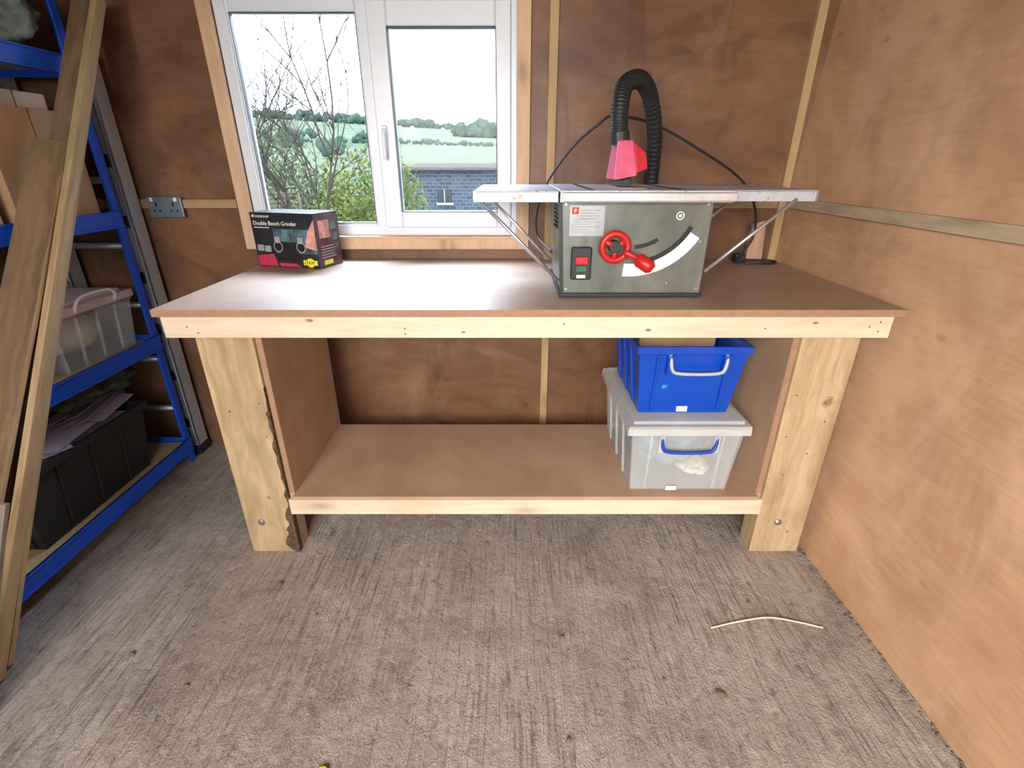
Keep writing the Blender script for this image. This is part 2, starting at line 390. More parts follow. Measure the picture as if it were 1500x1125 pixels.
# window
bm = bmesh.new(); frame_bm(bm, -1.215, 0.075, 1.036, 2.075, (0.052, 0.055, 0.054, 0.055), YW-0.022, YW)
casing = finish('casing', bm, 'casing', 0.002)
sillb = box('sill', -1.16, 0.018, YW-0.03, YW+0.02, 1.082, 1.094, 'casing_x', 0.002)
bm = bmesh.new()
frame_bm(bm, wx0, wx1, wz0+0.003, wz1-0.005, (0.045, 0.028, 0.045, 0.035), YW+0.012, YW+0.075)
box_bm(bm, -0.612, -0.565, YW+0.012, YW+0.075, wz0+0.045, wz1-0.04)
fr = finish('outer_frame', bm, 'upvc', 0.004)
bm = bmesh.new(); frame_bm(bm, -1.122, -0.606, 1.136, 1.98, (0.012, 0.012, 0.012, 0.045), YW+0.022, YW+0.06); bead = finish('glazing_bead', bm, 'upvc', 0.003)
bm = bmesh.new(); frame_bm(bm, -0.570, -0.004, 1.128, 1.972, (0.078, 0.062, 0.070, 0.088), YW-0.004, YW+0.06); sash = finish('sash', bm, 'upvc', 0.006)
bm = bmesh.new(); frame_bm(bm, -0.494, -0.064, 1.196, 1.886, 0.003, YW-0.005, YW+0.03); gas = finish('gasket', bm, 'gasket')
bm = bmesh.new(); frame_bm(bm, -1.112, -0.616, 1.146, 1.937, 0.003, YW+0.02, YW+0.04); gas2 = finish('gasket_fixed', bm, 'gasket')
g1 = box('pane_1', -1.11, -0.61, YW+0.045, YW+0.05, 1.14, 1.95, 'glass'); g2 = box('pane_2', -0.50, -0.06, YW+0.03, YW+0.035, 1.19, 1.89, 'glass')
h1 = box('handle_base', -0.545, -0.525, YW-0.016, YW-0.004, 1.46, 1.54, 'upvc', 0.004)
h2 = tube('handle_lever', [(-0.535, YW-0.016, 1.52), (-0.535, YW-0.035, 1.52), (-0.536, YW-0.04, 1.49), (-0.537, YW-0.04, 1.41)], 0.008, 'upvc', 10, 5)
group('window_1', [casing, sillb, fr, bead, sash, gas, gas2, g1, g2, h1, h2])

# ---------------------------------------------------------------- workbench
P = []
T0, T1 = 0.970, 0.992
P.append(box('worktop', -1.09, 1.192, 1.44, YW-0.006, T0, T1, 'mdf_top', 0.0015))
P.append(box('worktop_edge', -1.0895, 1.1915, 1.4385, 1.4405, T0, T1-0.001, 'mdf_edge'))
P.append(box('fascia', -1.075, 1.168, 1.452, 1.497, 0.899, T0, 'pine_x', 0.002))
P.append(box('rail_left', -1.075, -1.03, 1.497, 2.27, 0.899, T0, 'pine_y', 0.002))
P.append(box('rail_right', 1.123, 1.168, 1.497, 2.27, 0.899, T0, 'pine_y', 0.002))
P.append(box('rail_back', -1.075, 1.168, 2.27, 2.315, 0.899, T0, 'pine_x', 0.002))
LZ = 0.899
for i, (a, b2, y) in enumerate([(-1.017, -0.832, 1.497), (0.932, 1.120, 1.497), (-1.017, -0.832, 1.96), (0.932, 1.120, 1.96)]):
    P.append(box('leg_%d' % (i+1), a, b2, y, y+0.09, 0, T0, 'leg', 0.004))
# bark wane down the inner edge of the left leg
bm = bmesh.new(); random.seed(5)
zs = [0.0+0.012*i for i in range(60)]
L = []
for z in zs:
    w = 0.003+0.030*max(0, noise.noise(Vector((z*14, 1, 0)))+0.25) + (0.045*math.exp(-((z-0.08)/0.07)**2))*(0.7+0.5*noise.noise(Vector((z*40, 7, 0))))
    if z > 0.62: w *= 0.3
    L.append((bm.verts.new((-0.8315-w, 1.4963, z)), bm.verts.new((-0.8315, 1.4955-0.0005, z)), bm.verts.new((-0.8305, 1.52, z))))
for a, b2 in zip(L, L[1:]):
    bm.faces.new([a[0], a[1], b2[1], b2[0]]); bm.faces.new([a[1], a[2], b2[2], b2[1]])
P.append(finish('leg_wane', bm, 'bark_edge'))
# knots in the timber faces
def knots(nm, lst, y, horiz=False):
    for tag, mat, sc, yo in (('ring', 'knot_ring', 1.7, 0.0006), ('core', 'knot', 1.0, 0.0010)):
        bm = bmesh.new()
        for x, z, r in lst:
            sx, sz = (1.5, 0.8) if horiz else (1.0, 1.1)
            vs = [bm.verts.new((x+sc*r*sx*math.cos(a)*(1+0.12*math.sin(3*a+x*9)), y-yo, z+sc*r*sz*math.sin(a)*(1+0.1*math.cos(2*a+z*7)))) for a in [2*math.pi*k/20 for k in range(20)]]
            bm.faces.new(vs)
        P.append(finish(nm+'_'+tag, bm, mat))
knots('leg_knots', [(1.072, 0.655, 0.012), (0.985, 0.36, 0.005), (-0.965, 0.62, 0.006), (-0.905, 0.26, 0.006), (1.06, 0.10, 0.005)], 1.4968)
knots('fascia_knots', [(-0.62, 0.955, 0.005), (0.42, 0.925, 0.004), (0.93, 0.948, 0.004), (-0.15, 0.918, 0.003)], 1.4518, True)
P.append(box('side_panel_left', -0.832, -0.812, 1.512, 2.05, 0.19, T0, 'mdf', 0.001))
P.append(box('side_panel_right', 0.912, 0.932, 1.512, 2.05, 0.19, T0, 'mdf', 0.001))
P.append(box('side_panel_edges', -0.831, -0.813, 1.5105, 1.5125, 0.27, LZ, 'mdf_edge'))
P.append(box('side_panel_edges_2', 0.913, 0.931, 1.5105, 1.5125, 0.27, LZ, 'mdf_edge'))
P.append(box('shelf', -0.812, 0.912, 1.490, 2.045, 0.252, 0.268, 'mdf', 0.001))
P.append(box('shelf_fascia', -0.832, 0.932, 1.492, 1.530, 0.186, 0.252, 'pine_x', 0.002))
P.append(box('shelf_back_rail', -0.832, 0.932, 2.0, 2.04, 0.186, 0.252, 'pine_x', 0.002))
bm = bmesh.new()
for x, z in [(-1.0,0.935),(-0.97,0.915),(-0.33,0.93),(-0.33,0.912),(0.16,0.945),(0.78,0.93),(1.13,0.95),(1.13,0.92),(1.10,0.935)]:
    sweep_bm(bm, [(x, 1.4515, z), (x, 1.456, z)], 0.003, 10)
for x, z in [(-0.86,0.65),(-0.86,0.52),(0.96,0.52),(1.05,0.45),(0.96,0.68),(1.08,0.58)]:
    sweep_bm(bm, [(x, 1.4963, z), (x, 1.50, z)], 0.0035, 10)
P.append(finish('screws', bm, 'screw'))
for i, x in enumerate((-0.955, 1.015)):
    bm = bmesh.new(); sweep_bm(bm, [(x, 1.489, 0.145), (x, 1.498, 0.145)], 0.009, 6); sweep_bm(bm, [(x, 1.4945, 0.145), (x, 1.4975, 0.145)], 0.014, 20)
    P.append(finish('bolt_%d' % (i+1), bm, 'bolt'))
group('workbench', P)

# ---------------------------------------------------------------- table saw
P = []
sx0, sx1, sy0, sy1, sz0, sz1 = 0.152, 0.614, 1.593, 2.0, T1+0.001, 1.292
P.append(hexa('cabinet', [(sx0+0.008, sy0, sz0+0.012), (sx1, sy0, sz0+0.012), (sx1, sy1, sz0+0.012), (sx0+0.008, sy1, sz0+0.012),
                 (sx0-0.006, sy0, sz1), (sx1+0.004, sy0, sz1), (sx1+0.004, sy1, sz1), (sx0-0.006, sy1, sz1)], 'saw', 0.004))
P.append(boxes('base_rim', [(sx0, sx1+0.006, sy0-0.006, sy1+0.004, sz0, sz0+0.014)], 'black_pl', 0.003))
P.append(hexa('corner_strip', [(sx0+0.004, sy0-0.003, sz0+0.012), (sx0+0.016, sy0-0.003, sz0+0.012), (sx0+0.016, sy0+0.01, sz0+0.012), (sx0+0.004, sy0+0.01, sz0+0.012),
                 (sx0-0.010, sy0-0.003, sz1), (sx0+0.002, sy0-0.003, sz1), (sx0+0.002, sy0+0.01, sz1), (sx0-0.010, sy0+0.01, sz1)], 'black_pl'))
bm = bmesh.new()
for i in range(6):
    z = 1.20 + i*0.013; box_bm(bm, sx0-0.009, sx0+0.01, 1.66, 1.78, z, z+0.006)
P.append(finish('vents', bm, 'black_ink'))
# tables
tz = 1.322
P.append(box('main_table', 0.142, 0.655, 1.545, 2.06, tz-0.006, tz, 'table', 0.002))
P.append(boxes('main_table_rim', [(0.142, 0.655, 1.545, 1.551, tz-0.034, tz-0.004), (0.142, 0.655, 2.05, 2.06, tz-0.034, tz-0.004)], 'table', 0.002))
P.append(box('front_rail', 0.15, 0.66, 1.532, 1.546, tz-0.030, tz-0.006, 'steel', 0.002))
P.append(box('left_extension', -0.112, 0.138, 1.56, 2.05, tz-0.008, tz-0.002, 'table', 0.002))
P.append(boxes('left_extension_rim', [(-0.112, 0.138, 1.56, 1.566, tz-0.034, tz-0.004), (-0.116, -0.110, 1.56, 2.05, tz-0.034, tz-0.004), (-0.112, 0.138, 2.044, 2.05, tz-0.034, tz-0.004)], 'table', 0.001))
P.append(box('right_extension', 0.66, 0.93, 1.60, 2.05, tz-0.008, tz-0.002, 'table', 0.002))
P.append(boxes('right_extension_rim', [(0.66, 0.93, 1.60, 1.606, tz-0.034, tz-0.004), (0.926, 0.932, 1.60, 2.05, tz-0.034, tz-0.004), (0.66, 0.93, 2.044, 2.05, tz-0.034, tz-0.004)], 'table', 0.001))
P.append(boxes('table_slots', [(0.23, 0.246, 1.56, 2.04, tz-0.0005, tz+0.0008), (0.50, 0.516, 1.56, 2.04, tz-0.0005, tz+0.0008)], 'black_ink'))
P.append(box('throat_plate', 0.34, 0.42, 1.65, 1.95, tz, tz+0.0015, 'steel', 0.0005))
# struts
bm = bmesh.new()
for y in (1.60, 2.0):
    sweep_bm(bm, [(-0.10, y, 1.292), (0.150, y, 1.045)], 0.006, 10)
    sweep_bm(bm, [(0.87, y, 1.295), (0.622, y, 1.075)], 0.006, 10)
sweep_bm(bm, [(-0.10, 1.57, 1.292), (-0.10, 2.04, 1.292)], 0.006, 10)
P.append(finish('struts', bm, 'steel', 0, True))
yf = sy0-0.001
P.append(box('label_plate', 0.178, 0.285, yf-0.0015, yf+0.001, 1.187, 1.276, 'silver_lbl'))
P.append(box('logo', 0.184, 0.205, yf-0.003, yf, 1.252, 1.272, 'red'))
P.append(text('logo_letter', 'P', 0.016, (0.190, yf-0.0032, 1.256), (math.pi/2, 0, 0), 'white'))
bm = bmesh.new()
for i in range(4): box_bm(bm, 0.212, 0.27-0.008*(i % 2), yf-0.002, yf, 1.262-i*0.008, 1.2636-i*0.008)
for i in range(6): box_bm(bm, 0.186, 0.24+0.03*((i*3) % 2), yf-0.002, yf, 1.236-i*0.0075, 1.2368-i*0.0075)
P.append(finish('label_print', bm, 'saw'))
P.append(box('switch_box', 0.187, 0.251, yf-0.022, yf+0.002, 1.054, 1.155, 'black_pl', 0.005))
P.append(box('switch_start', 0.202, 0.236, yf-0.029, yf-0.02, 1.080, 1.10, 'green', 0.002))
P.append(box('switch_stop', 0.199, 0.239, yf-0.034, yf-0.02, 1.103, 1.128, 'red', 0.003))
P.append(box('switch_label', 0.205, 0.233, yf-0.0235, yf-0.02, 1.060, 1.070, 'white'))
def arc(name, cx, cz, r0, r1, a0, a1, y0, y1, mat, n=28):
    pts = [(cx+r1*math.cos(math.radians(a0+(a1-a0)*i/n)), cz+r1*math.sin(math.radians(a0+(a1-a0)*i/n))) for i in range(n+1)]
    pts += [(cx+r0*math.cos(math.radians(a1+(a0-a1)*i/n)), cz+r0*math.sin(math.radians(a1+(a0-a1)*i/n))) for i in range(n+1)]
    bm = bmesh.new()
    f = [bm.verts.new((x, y0, z)) for x, z in pts]; m = n+1
    b = [bm.verts.new((x, y1, z)) for x, z in pts]
    for i in range(n):
        bm.faces.new([f[i], f[i+1], f[2*m-2-i], f[2*m-1-i]])
        bm.faces.new([b[i], b[i+1], b[2*m-2-i], b[2*m-1-i]])
    k = len(pts)
    for i in range(k): bm.faces.new([f[i], f[(i+1) % k], b[(i+1) % k], b[i]])
    return finish(name, bm, mat)
ccx, ccz = 0.376, 1.307
P.append(arc('tilt_scale', ccx, ccz, 0.206, 0.246, -95, -31, yf-0.0015, yf+0.001, 'white'))
P.append(arc('tilt_slot', ccx, ccz, 0.196, 0.210, -72, -27, yf-0.0025, yf+0.001, 'black_ink'))
P.append(arc('height_slot', ccx, ccz, 0.148, 0.160, -86, -58, yf-0.0025, yf+0.001, 'black_ink'))
# handwheel
hx, hz = 0.318, 1.158
bm = bmesh.new()
sweep_bm(bm, [(hx+0.040*math.cos(a), yf-0.035, hz+0.040*math.sin(a)) for a in [2*math.pi*k/32 for k in range(32)]], 0.0105, 10, True)
for k in range(3):
    a = math.radians(30+120*k); sweep_bm(bm, [(hx, yf-0.03, hz), (hx+0.038*math.cos(a), yf-0.035, hz+0.038*math.sin(a))], 0.010, 8)
P.append(finish('handwheel', bm, 'red', 0, True))
P.append(cyl('handwheel_hub', (hx, yf-0.042, hz), (hx, yf, hz), 0.019, 'black_pl', 24, 0.002))
P.append(tube('crank_arm', [(hx+0.03, yf-0.045, hz-0.015), (hx+0.05, yf-0.05, hz-0.022), (hx+0.07, yf-0.05, hz-0.034)], 0.010, 'red', 10, 4))
P.append(tube('crank_knob', [(hx+0.066, yf-0.045, hz-0.030), (hx+0.074, yf-0.05, hz-0.036), (hx+0.104, yf-0.07, hz-0.054), (hx+0.112, yf-0.074, hz-0.060)], lambda i: [0.012,0.0215,0.0215,0.013][min(i, 3)], 'red', 16))
bm = bmesh.new(); sweep_bm(bm, [(0.518+0.011*math.cos(a), yf-0.001, 1.247+0.011*math.sin(a)) for a in [2*math.pi*k/24 for k in range(24)]], 0.0018, 6, True); sweep_bm(bm, [(0.518, yf-0.002, 1.247), (0.518, yf, 1.247)], 0.005, 12)
P.append(finish('keyhole_ring', bm, 'white'))
bm = bmesh.new()
for x, z in [(0.165, 1.28), (0.60, 1.28), (0.60, 1.02), (0.175, 1.02), (0.50, 1.04), (0.59, 1.17)]: sweep_bm(bm, [(x, yf-0.002, z), (x, yf+0.001, z)], 0.004, 10)
P.append(finish('cabinet_screws', bm, 'bolt'))
# riving knife + guard
P.append(poly_xz('riving_knife', [(0.375, 1.31), (0.378, 1.31), (0.378, 1.40), (0.375, 1.40)], 1.78, 1.90, 'steel'))
P.append(hexa('guard', [(0.326, 1.70, 1.345), (0.400, 1.70, 1.358), (0.400, 1.86, 1.358), (0.326, 1.86, 1.345),
                        (0.338, 1.74, 1.462), (0.388, 1.74, 1.462), (0.388, 1.84, 1.462), (0.338, 1.84, 1.462)], 'guard_pink', 0.006))
P.append(hexa('guard_side', [(0.397, 1.705, 1.365), (0.436, 1.72, 1.378), (0.436, 1.85, 1.378), (0.397, 1.85, 1.365),
                        (0.386, 1.73, 1.458), (0.432, 1.74, 1.425), (0.432, 1.84, 1.425), (0.386, 1.84, 1.458)], 'guard_red', 0.005))
P.append(boxes('guard_mount', [(0.345, 0.395, 1.76, 1.84, tz+0.001, 1.352)], 'black_pl', 0.003))
hp = spline([(0.352, 1.78, 1.455), (0.345, 1.78, 1.50), (0.345, 1.79, 1.57), (0.365, 1.83, 1.625), (0.42, 1.88, 1.645), (0.475, 1.95, 1.605), (0.522, 2.02, 1.50), (0.542, 2.075, 1.38), (0.545, 2.10, 1.25), (0.53, 2.10, 1.12)], 30)
P.append(tube('dust_hose', hp, lambda i: 0.0275 + 0.0014*math.sin(i*1.6), 'black_rub', 16))
P.append(cyl('hose_cuff', (0.352, 1.78, 1.452), (0.346, 1.78, 1.488), 0.032, 'black_pl', 20, 0.002))
cab = spline([(0.155, 1.95, 1.08), (0.108, 2.08, 1.12), (0.098, 2.1, 1.20), (0.135, 2.1, 1.318), (0.231, 2.09, 1.450), (0.325, 2.06, 1.529), (0.375, 2.04, 1.553), (0.53, 2.07, 1.528), (0.739, 2.1, 1.435), (0.924, 2.15, 1.336),
              (1.013, 2.18, 1.235), (1.044, 2.2, 1.12), (1.011, 2.2, 1.037), (0.979, 2.18, 1.002), (1.07, 2.14, 1.000), (1.14, 2.17, 0.999), (1.155, 2.22, 0.999), (1.02, 2.25, 1.000)], 10)
for p in cab: p.z = max(p.z, 0.999)
P.append(tube('power_cable', cab, 0.0050, 'black_rub', 8))
P.append(box('plug', 0.985, 1.03, 2.20, 2.245, T1+0.001, 1.03, 'black_pl', 0.006))
group('table_saw', P)
hexa('wood_offcut', [(1.055, 2.26, T1), (1.13, 2.26, T1), (1.13, 2.285, T1), (1.055, 2.285, T1),
                     (1.075, 2.285, 1.15), (1.13, 2.285, 1.165), (1.13, 2.309, 1.165), (1.075, 2.309, 1.15)], 'offcut', 0.002)

# ---------------------------------------------------------------- grinder carton
P = []
bx0, bx1, by0, by1, bz0, bz1 = -1.072, -0.768, 2.10, 2.265, T1, 1.212
P.append(box('carton', bx0, bx1, by0, by1, bz0, bz1, 'boxblack', 0.002))
yy = by0-0.0008
P.append(poly_xz('red_band', [(bx0+0.004, bz0+0.004), (bx0+0.10, bz0+0.004), (bx0+0.085, bz0+0.055), (bx0+0.004, bz0+0.045)], yy, by0+0.001, 'boxred'))
P.append(poly_xz('red_band_2', [(bx0+0.11, bz0+0.004), (bx0+0.21, bz0+0.004), (bx0+0.19, bz0+0.018), (bx0+0.105, bz0+0.018)], yy, by0+0.001, 'boxred'))
P.append(poly_xz('pink_flash', [(bx0+0.245, bz0+0.085), (bx1-0.004, bz0+0.075), (bx1-0.004, bz0+0.195), (bx0+0.265, bz0+0.145)], yy-0.0009, by0+0.001, 'skin_pink'))
P.append(boxes('teal_panel', [(bx0+0.10, bx1-0.004, yy, by0+0.001, bz0+0.06, bz1-0.064)], 'boxteal'))
P.append(text('title', 'Double Bench Grinder', 0.0225, (bx0+0.012, yy-0.0012, bz1-0.050), (math.pi/2, 0, 0), 'white'))
P.append(boxes('logo_strip', [(bx0+0.012, bx0+0.022, yy-0.0005, by0, bz1-0.020, bz1-0.010)], 'yellow'))
P.append(text('brand_line', 'WORKSHOP', 0.012, (bx0+0.027, yy-0.0006, bz1-0.020), (math.pi/2, 0, 0), 'white'))
P.append(text('sub_line', 'with grinding wheels', 0.009, (bx0+0.012, yy-0.0006, bz1-0.062), (math.pi/2, 0, 0), 'white'))
# printed grinder picture
P.append(poly_xz('print_grinder_body', [(bx0+0.125, bz0+0.05), (bx0+0.205, bz0+0.05), (bx0+0.215, bz0+0.075), (bx0+0.205, bz0+0.105), (bx0+0.125, bz0+0.105), (bx0+0.115, bz0+0.075)], yy-0.0006, by0, 'black_ink'))
for nm, cx in (('print_wheel_1', bx0+0.115), ('print_wheel_2', bx0+0.225)):
    P.append(cyl(nm, (cx, yy-0.0010, bz0+0.085), (cx, by0, bz0+0.085), 0.022, 'boxgrey', 24))
    P.append(cyl(nm+'_hub', (cx, yy-0.0014, bz0+0.085), (cx, by0, bz0+0.085), 0.018, 'black_ink', 20))
    P.append(boxes(nm+'_shield', [(cx-0.012, cx+0.012, yy-0.0016, by0, bz0+0.10, bz0+0.125)], 'boxgrey'))
P.append(boxes('print_grinder_base', [(bx0+0.105, bx0+0.225, yy-0.0008, by0, bz0+0.03, bz0+0.05)], 'black_ink'))
P.append(boxes('print_thumbs', [(bx0+0.012, bx0+0.042, yy-0.0006, by0, bz0+0.065, bz0+0.09), (bx0+0.047, bx0+0.077, yy-0.0006, by0, bz0+0.062, bz0+0.087)], 'boxgrey'))
P.append(cyl('price_sticker', (bx1-0.045, yy-0.001, bz0+0.024), (bx1-0.045, by0, bz0+0.024), 0.019, 'yellow', 24))
P.append(boxes('price_sticker_bar', [(bx1-0.078, bx1-0.012, yy-0.0012, by0, bz0+0.014, bz0+0.034)], 'yellow'))
P.append(text('price', '£74.99', 0.018, (bx1-0.074, yy-0.0018, bz0+0.018), (math.pi/2, 0, 0), 'black_ink'))
xs = bx1+0.0008
P.append(boxes('side_panel', [(bx1-0.001, xs-0.0003, by0+0.003, by1-0.003, bz0+0.004, bz1-0.004)], 'boxmaroon'))
P.append(boxes('side_photo', [(bx1-0.001, xs, by0+0.02, by1-0.07, bz0+0.12, bz0+0.19)], 'skin_pink'))
P.append(boxes('side_text', [(bx1-0.001, xs, by0+0.02, by0+0.12-0.01*(i % 3), bz0+0.04+i*0.011, bz0+0.044+i*0.011) for i in range(5)], 'boxgrey'))
P.append(boxes('side_pics', [(bx1-0.001, xs, by1-0.06, by1-0.02, bz0+0.15-i*0.045, bz0+0.18-i*0.045) for i in range(3)], 'boxteal'))
P.append(boxes('side_yellow', [(bx1-0.001, xs+0.0003, by0+0.03, by0+0.09, bz0+0.012, bz0+0.03)], 'yellow'))
g = group('bench_grinder_carton', P); g.rotation_euler[2] = math.radians(-15)

# ---------------------------------------------------------------- storage tubs
def tub_parts(pre, x0,x1,y0,y1,z0,z1,tp,mat,th=0.004, rim=0.012, ribs=True):
    bm = bmesh.new()
    def ring(dx, z): return [bm.verts.new(p) for p in ((x0+dx, y0+dx, z), (x1-dx, y0+dx, z), (x1-dx, y1-dx, z), (x0+dx, y1-dx, z))]
    R = [ring(tp, z0), ring(0, z1-0.03), ring(-rim, z1-0.028), ring(-rim, z1), ring(th, z1), ring(tp+th, z0+th)]
    for a, b in zip(R, R[1:]):
        for k in range(4): bm.faces.new([a[k], a[(k+1) % 4], b[(k+1) % 4], b[k]])
    bm.faces.new(R[0]); bm.faces.new(R[-1])
    if ribs:
        zm = z1-0.03
        for fx in (0.18, 0.82):
            xa = x0+(x1-x0)*fx
            hexa_bm(bm, [(xa-0.005, y0+tp-0.010, z0+0.01), (xa+0.005, y0+tp-0.010, z0+0.01), (xa+0.005, y0+tp+0.003, z0+0.01), (xa-0.005, y0+tp+0.003, z0+0.01),
                         (xa-0.005, y0-0.010, zm), (xa+0.005, y0-0.010, zm), (xa+0.005, y0+0.003, zm), (xa-0.005, y0+0.003, zm)])
        for fy in (0.25, 0.5, 0.75):
            ya = y0+(y1-y0)*fy
            for s, xw in ((-1, x0), (1, x1)):
                t = tp if s < 0 else -tp
                hexa_bm(bm, [(xw+t+s*0.008, ya-0.005, z0+0.01), (xw+t-s*0.002, ya-0.005, z0+0.01), (xw+t-s*0.002, ya+0.005, z0+0.01), (xw+t+s*0.008, ya+0.005, z0+0.01),
                             (xw+s*0.008, ya-0.005, zm), (xw-s*0.002, ya-0.005, zm), (xw-s*0.002, ya+0.005, zm), (xw+s*0.008, ya+0.005, zm)])
    return finish(pre, bm, mat, 0.003)
def handle(nm, xa, xb, y, zt, zb, mat, r=0.006):
    return tube(nm, [(xa, y+0.012, zt), (xa, y-0.008, zt), (xa+0.006, y-0.016, zb+0.015), (xa+0.025, y-0.018, zb), ((xa+xb)/2, y-0.02, zb-0.003), (xb-0.025, y-0.018, zb), (xb-0.006, y-0.016, zb+0.015), (xb, y-0.008, zt), (xb, y+0.012, zt)], r, mat, 10, 5)
SZ = 0.2685
P = [tub_parts('tub', 0.425, 0.822, 1.515, 2.025, SZ, 0.545, 0.018, 'clear', rim=0.008)]
bm = bmesh.new(); box_bm(bm, 0.408, 0.838, 1.498, 2.040, 0.545, 0.558); box_bm(bm, 0.428, 0.818, 1.518, 2.02, 0.556, 0.570); box_bm(bm, 0.408, 0.838, 1.496, 1.502, 0.522, 0.548); box_bm(bm, 0.405, 0.410, 1.498, 2.04, 0.522, 0.548)
P.append(finish('lid', bm, 'clear_lid', 0.004))
P.append(handle('handle', 0.528, 0.722, 1.508, 0.515, 0.462, 'blue_handle', 0.007))
P.append(boxes('handle_brackets', [(0.518, 0.540, 1.492, 1.522, 0.455, 0.528), (0.711, 0.733, 1.492, 1.522, 0.455, 0.528)], 'clear_lid', 0.003))
P.append(box('barcode_label', 0.575, 0.615, 1.522, 1.526, 0.275, 0.292, 'white'))
P.append(blob('contents_cloth', (0.62, 1.77, 0.385), (0.15, 0.18, 0.095), 'stuff_g', 0.2, 2.5, 4, 3))
P.append(blob('contents_rope', (0.71, 1.65, 0.312), (0.062, 0.07, 0.022), 'stuff_c', 0.2, 4, 4, 9))
group('clear_storage_box', P)
P = [tub_parts('tub', 0.430, 0.800, 1.555, 1.985, 0.5715, 0.835, 0.026, 'blue_clear', rim=0.010)]
P.append(handle('handle', 0.535, 0.726, 1.552, 0.800, 0.745, 'grey_handle', 0.006))
P.append(boxes('handle_brackets', [(0.525, 0.547, 1.537, 1.565, 0.735, 0.805), (0.714, 0.736, 1.537, 1.565, 0.735, 0.805)], 'blue_clear', 0.003))
P.append(box('barcode_label', 0.590, 0.628, 1.574, 1.578, 0.580, 0.600, 'white'))
P.append(blob('contents_towel', (0.56, 1.645, 0.68), (0.08, 0.06, 0.08), 'stuff_b', 0.5, 2.5, 4, 5))
P.append(blob('contents_bag', (0.70, 1.645, 0.66), (0.06, 0.06, 0.05), 'stuff_b', 0.6, 3.5, 4, 12))
P.append(box('contents_carton', 0.475, 0.76, 1.74, 1.93, 0.62, 0.872, 'card', 0.003))
group('blue_storage_box', P)

# ---------------------------------------------------------------- shelving unit
P = []
fx, bxk = -1.635, -2.12
ya, yb = 0.85, 2.17
for i, (x, y) in enumerate([(fx, ya), (fx, yb), (bxk, ya), (bxk, yb)]):
    s = -1 if y == yb else 1; d = -1 if x == fx else 1
    P.append(boxes('upright_%d' % (i+1), [(min(x, x+d*0.004), max(x, x+d*0.004), min(y, y+s*0.04), max(y, y+s*0.04), 0, 2.0),
                                          (min(x, x+d*0.04), max(x, x+d*0.04), min(y, y+s*0.004), max(y, y+s*0.004), 0, 2.0)], 'blue_steel', 0.001))
for i, z in enumerate([0.10, 0.645, 1.185, 1.725]):
    bm = bmesh.new()
    box_bm(bm, fx-0.001, fx+0.008, ya+0.01, yb-0.01, z-0.035, z+0.03); box_bm(bm, fx-0.03, fx, ya+0.01, yb-0.01, z-0.035, z-0.030)
    box_bm(bm, fx-0.001, fx+0.014, ya+0.01, yb-0.01, z+0.022, z+0.03); box_bm(bm, fx-0.001, fx+0.014, ya+0.01, yb-0.01, z-0.035, z-0.028)
    box_bm(bm, bxk-0.004, bxk+0.004, ya+0.01, yb-0.01, z-0.035, z+0.03)
    for y in (ya+0.006, yb-0.010): box_bm(bm, bxk, fx, y, y+0.005, z-0.035, z+0.03)
    P.append(finish('beam_%d' % (i+1), bm, 'blue_steel', 0.0015))
    P.append(box('deck_%d' % (i+1), bxk+0.006, fx-0.004, ya+0.02, yb-0.018, z-0.012, z+0.006, 'chip'))
group('shelving_unit', P)
# black crate with papers
D = [0.107, 0.652, 1.192, 1.732]
P = [tub_parts('crate', -2.02, -1.665, 1.36, 1.98, D[0], 0.42, 0.03, 'black_pl', 0.006, 0.015)]
bm = bmesh.new()
random.seed(3)
for i in range(14):
    cx, cy = random.uniform(-1.93, -1.75), random.uniform(1.46, 1.88); a = random.uniform(-0.6, 0.6); z = 0.405+i*0.0035
    w, h = 0.10, 0.13; ca, sa = math.cos(a), math.sin(a); tl = random.uniform(-0.03, 0.05)
    q = [(cx+ca*x-sa*y, cy+sa*x+ca*y, z+tl*(x/w)) for x, y in ((-w/1.2, -h), (w/1.2, -h), (w/1.2, h), (-w/1.2, h))]
    hexa_bm(bm, q+[(x, y, zz+0.002) for x, y, zz in q])
P.append(finish('papers', bm, 'paper'))
P.append(box('paper_stack', -1.98, -1.70, 1.41, 1.93, 0.15, 0.40, 'paper'))
group('black_crate', P)
blob('camouflage_netting', (-1.84, 1.90, 0.54), (0.17, 0.23, 0.062), 'net', 0.35, 2.5, 4, 4)
# clear boxes on level 2
def small_box(nm, x0,x1,y0,y1,z0,z1, lidm, cm):
    P = [tub_parts('tub', x0,x1,y0,y1,z0,z1,0.02,'clear', rim=0.006)]
    bm = bmesh.new(); box_bm(bm, x0-0.012, x1+0.012, y0-0.012, y1+0.012, z1, z1+0.012); box_bm(bm, x0+0.02, x1-0.02, y0+0.02, y1-0.02, z1+0.012, z1+0.024)
    box_bm(bm, x0-0.012, x1+0.014, y0-0.012, y1+0.012, z1-0.018, z1+0.002)
    P.append(finish('lid', bm, lidm, 0.004))
    P.append(tube('handle', [(x1+0.012, y0+0.10, z1-0.01), (x1+0.022, y0+0.10, z1+0.02), (x1+0.022, y0+0.14, z1+0.042), (x1+0.022, y1-0.14, z1+0.042), (x1+0.022, y1-0.10, z1+0.02), (x1+0.012, y1-0.10, z1-0.01)], 0.006, 'white', 8, 4))
    P.append(blob('contents', ((x0+x1)/2, (y0+y1)/2, z0+(z1-z0)*0.45), ((x1-x0)*0.34, (y1-y0)*0.36, (z1-z0)*0.34), cm, 0.2, 3, 3, x0))
    return group(nm, P)
small_box('clear_lidded_tub', -2.03, -1.675, 1.72, 2.12, D[1], 0.885, 'clear_pink', 'stuff_c')
small_box('clear_lidded_tub', -2.03, -1.675, 1.22, 1.66, D[1], 0.900, 'clear_lid', 'stuff_g')
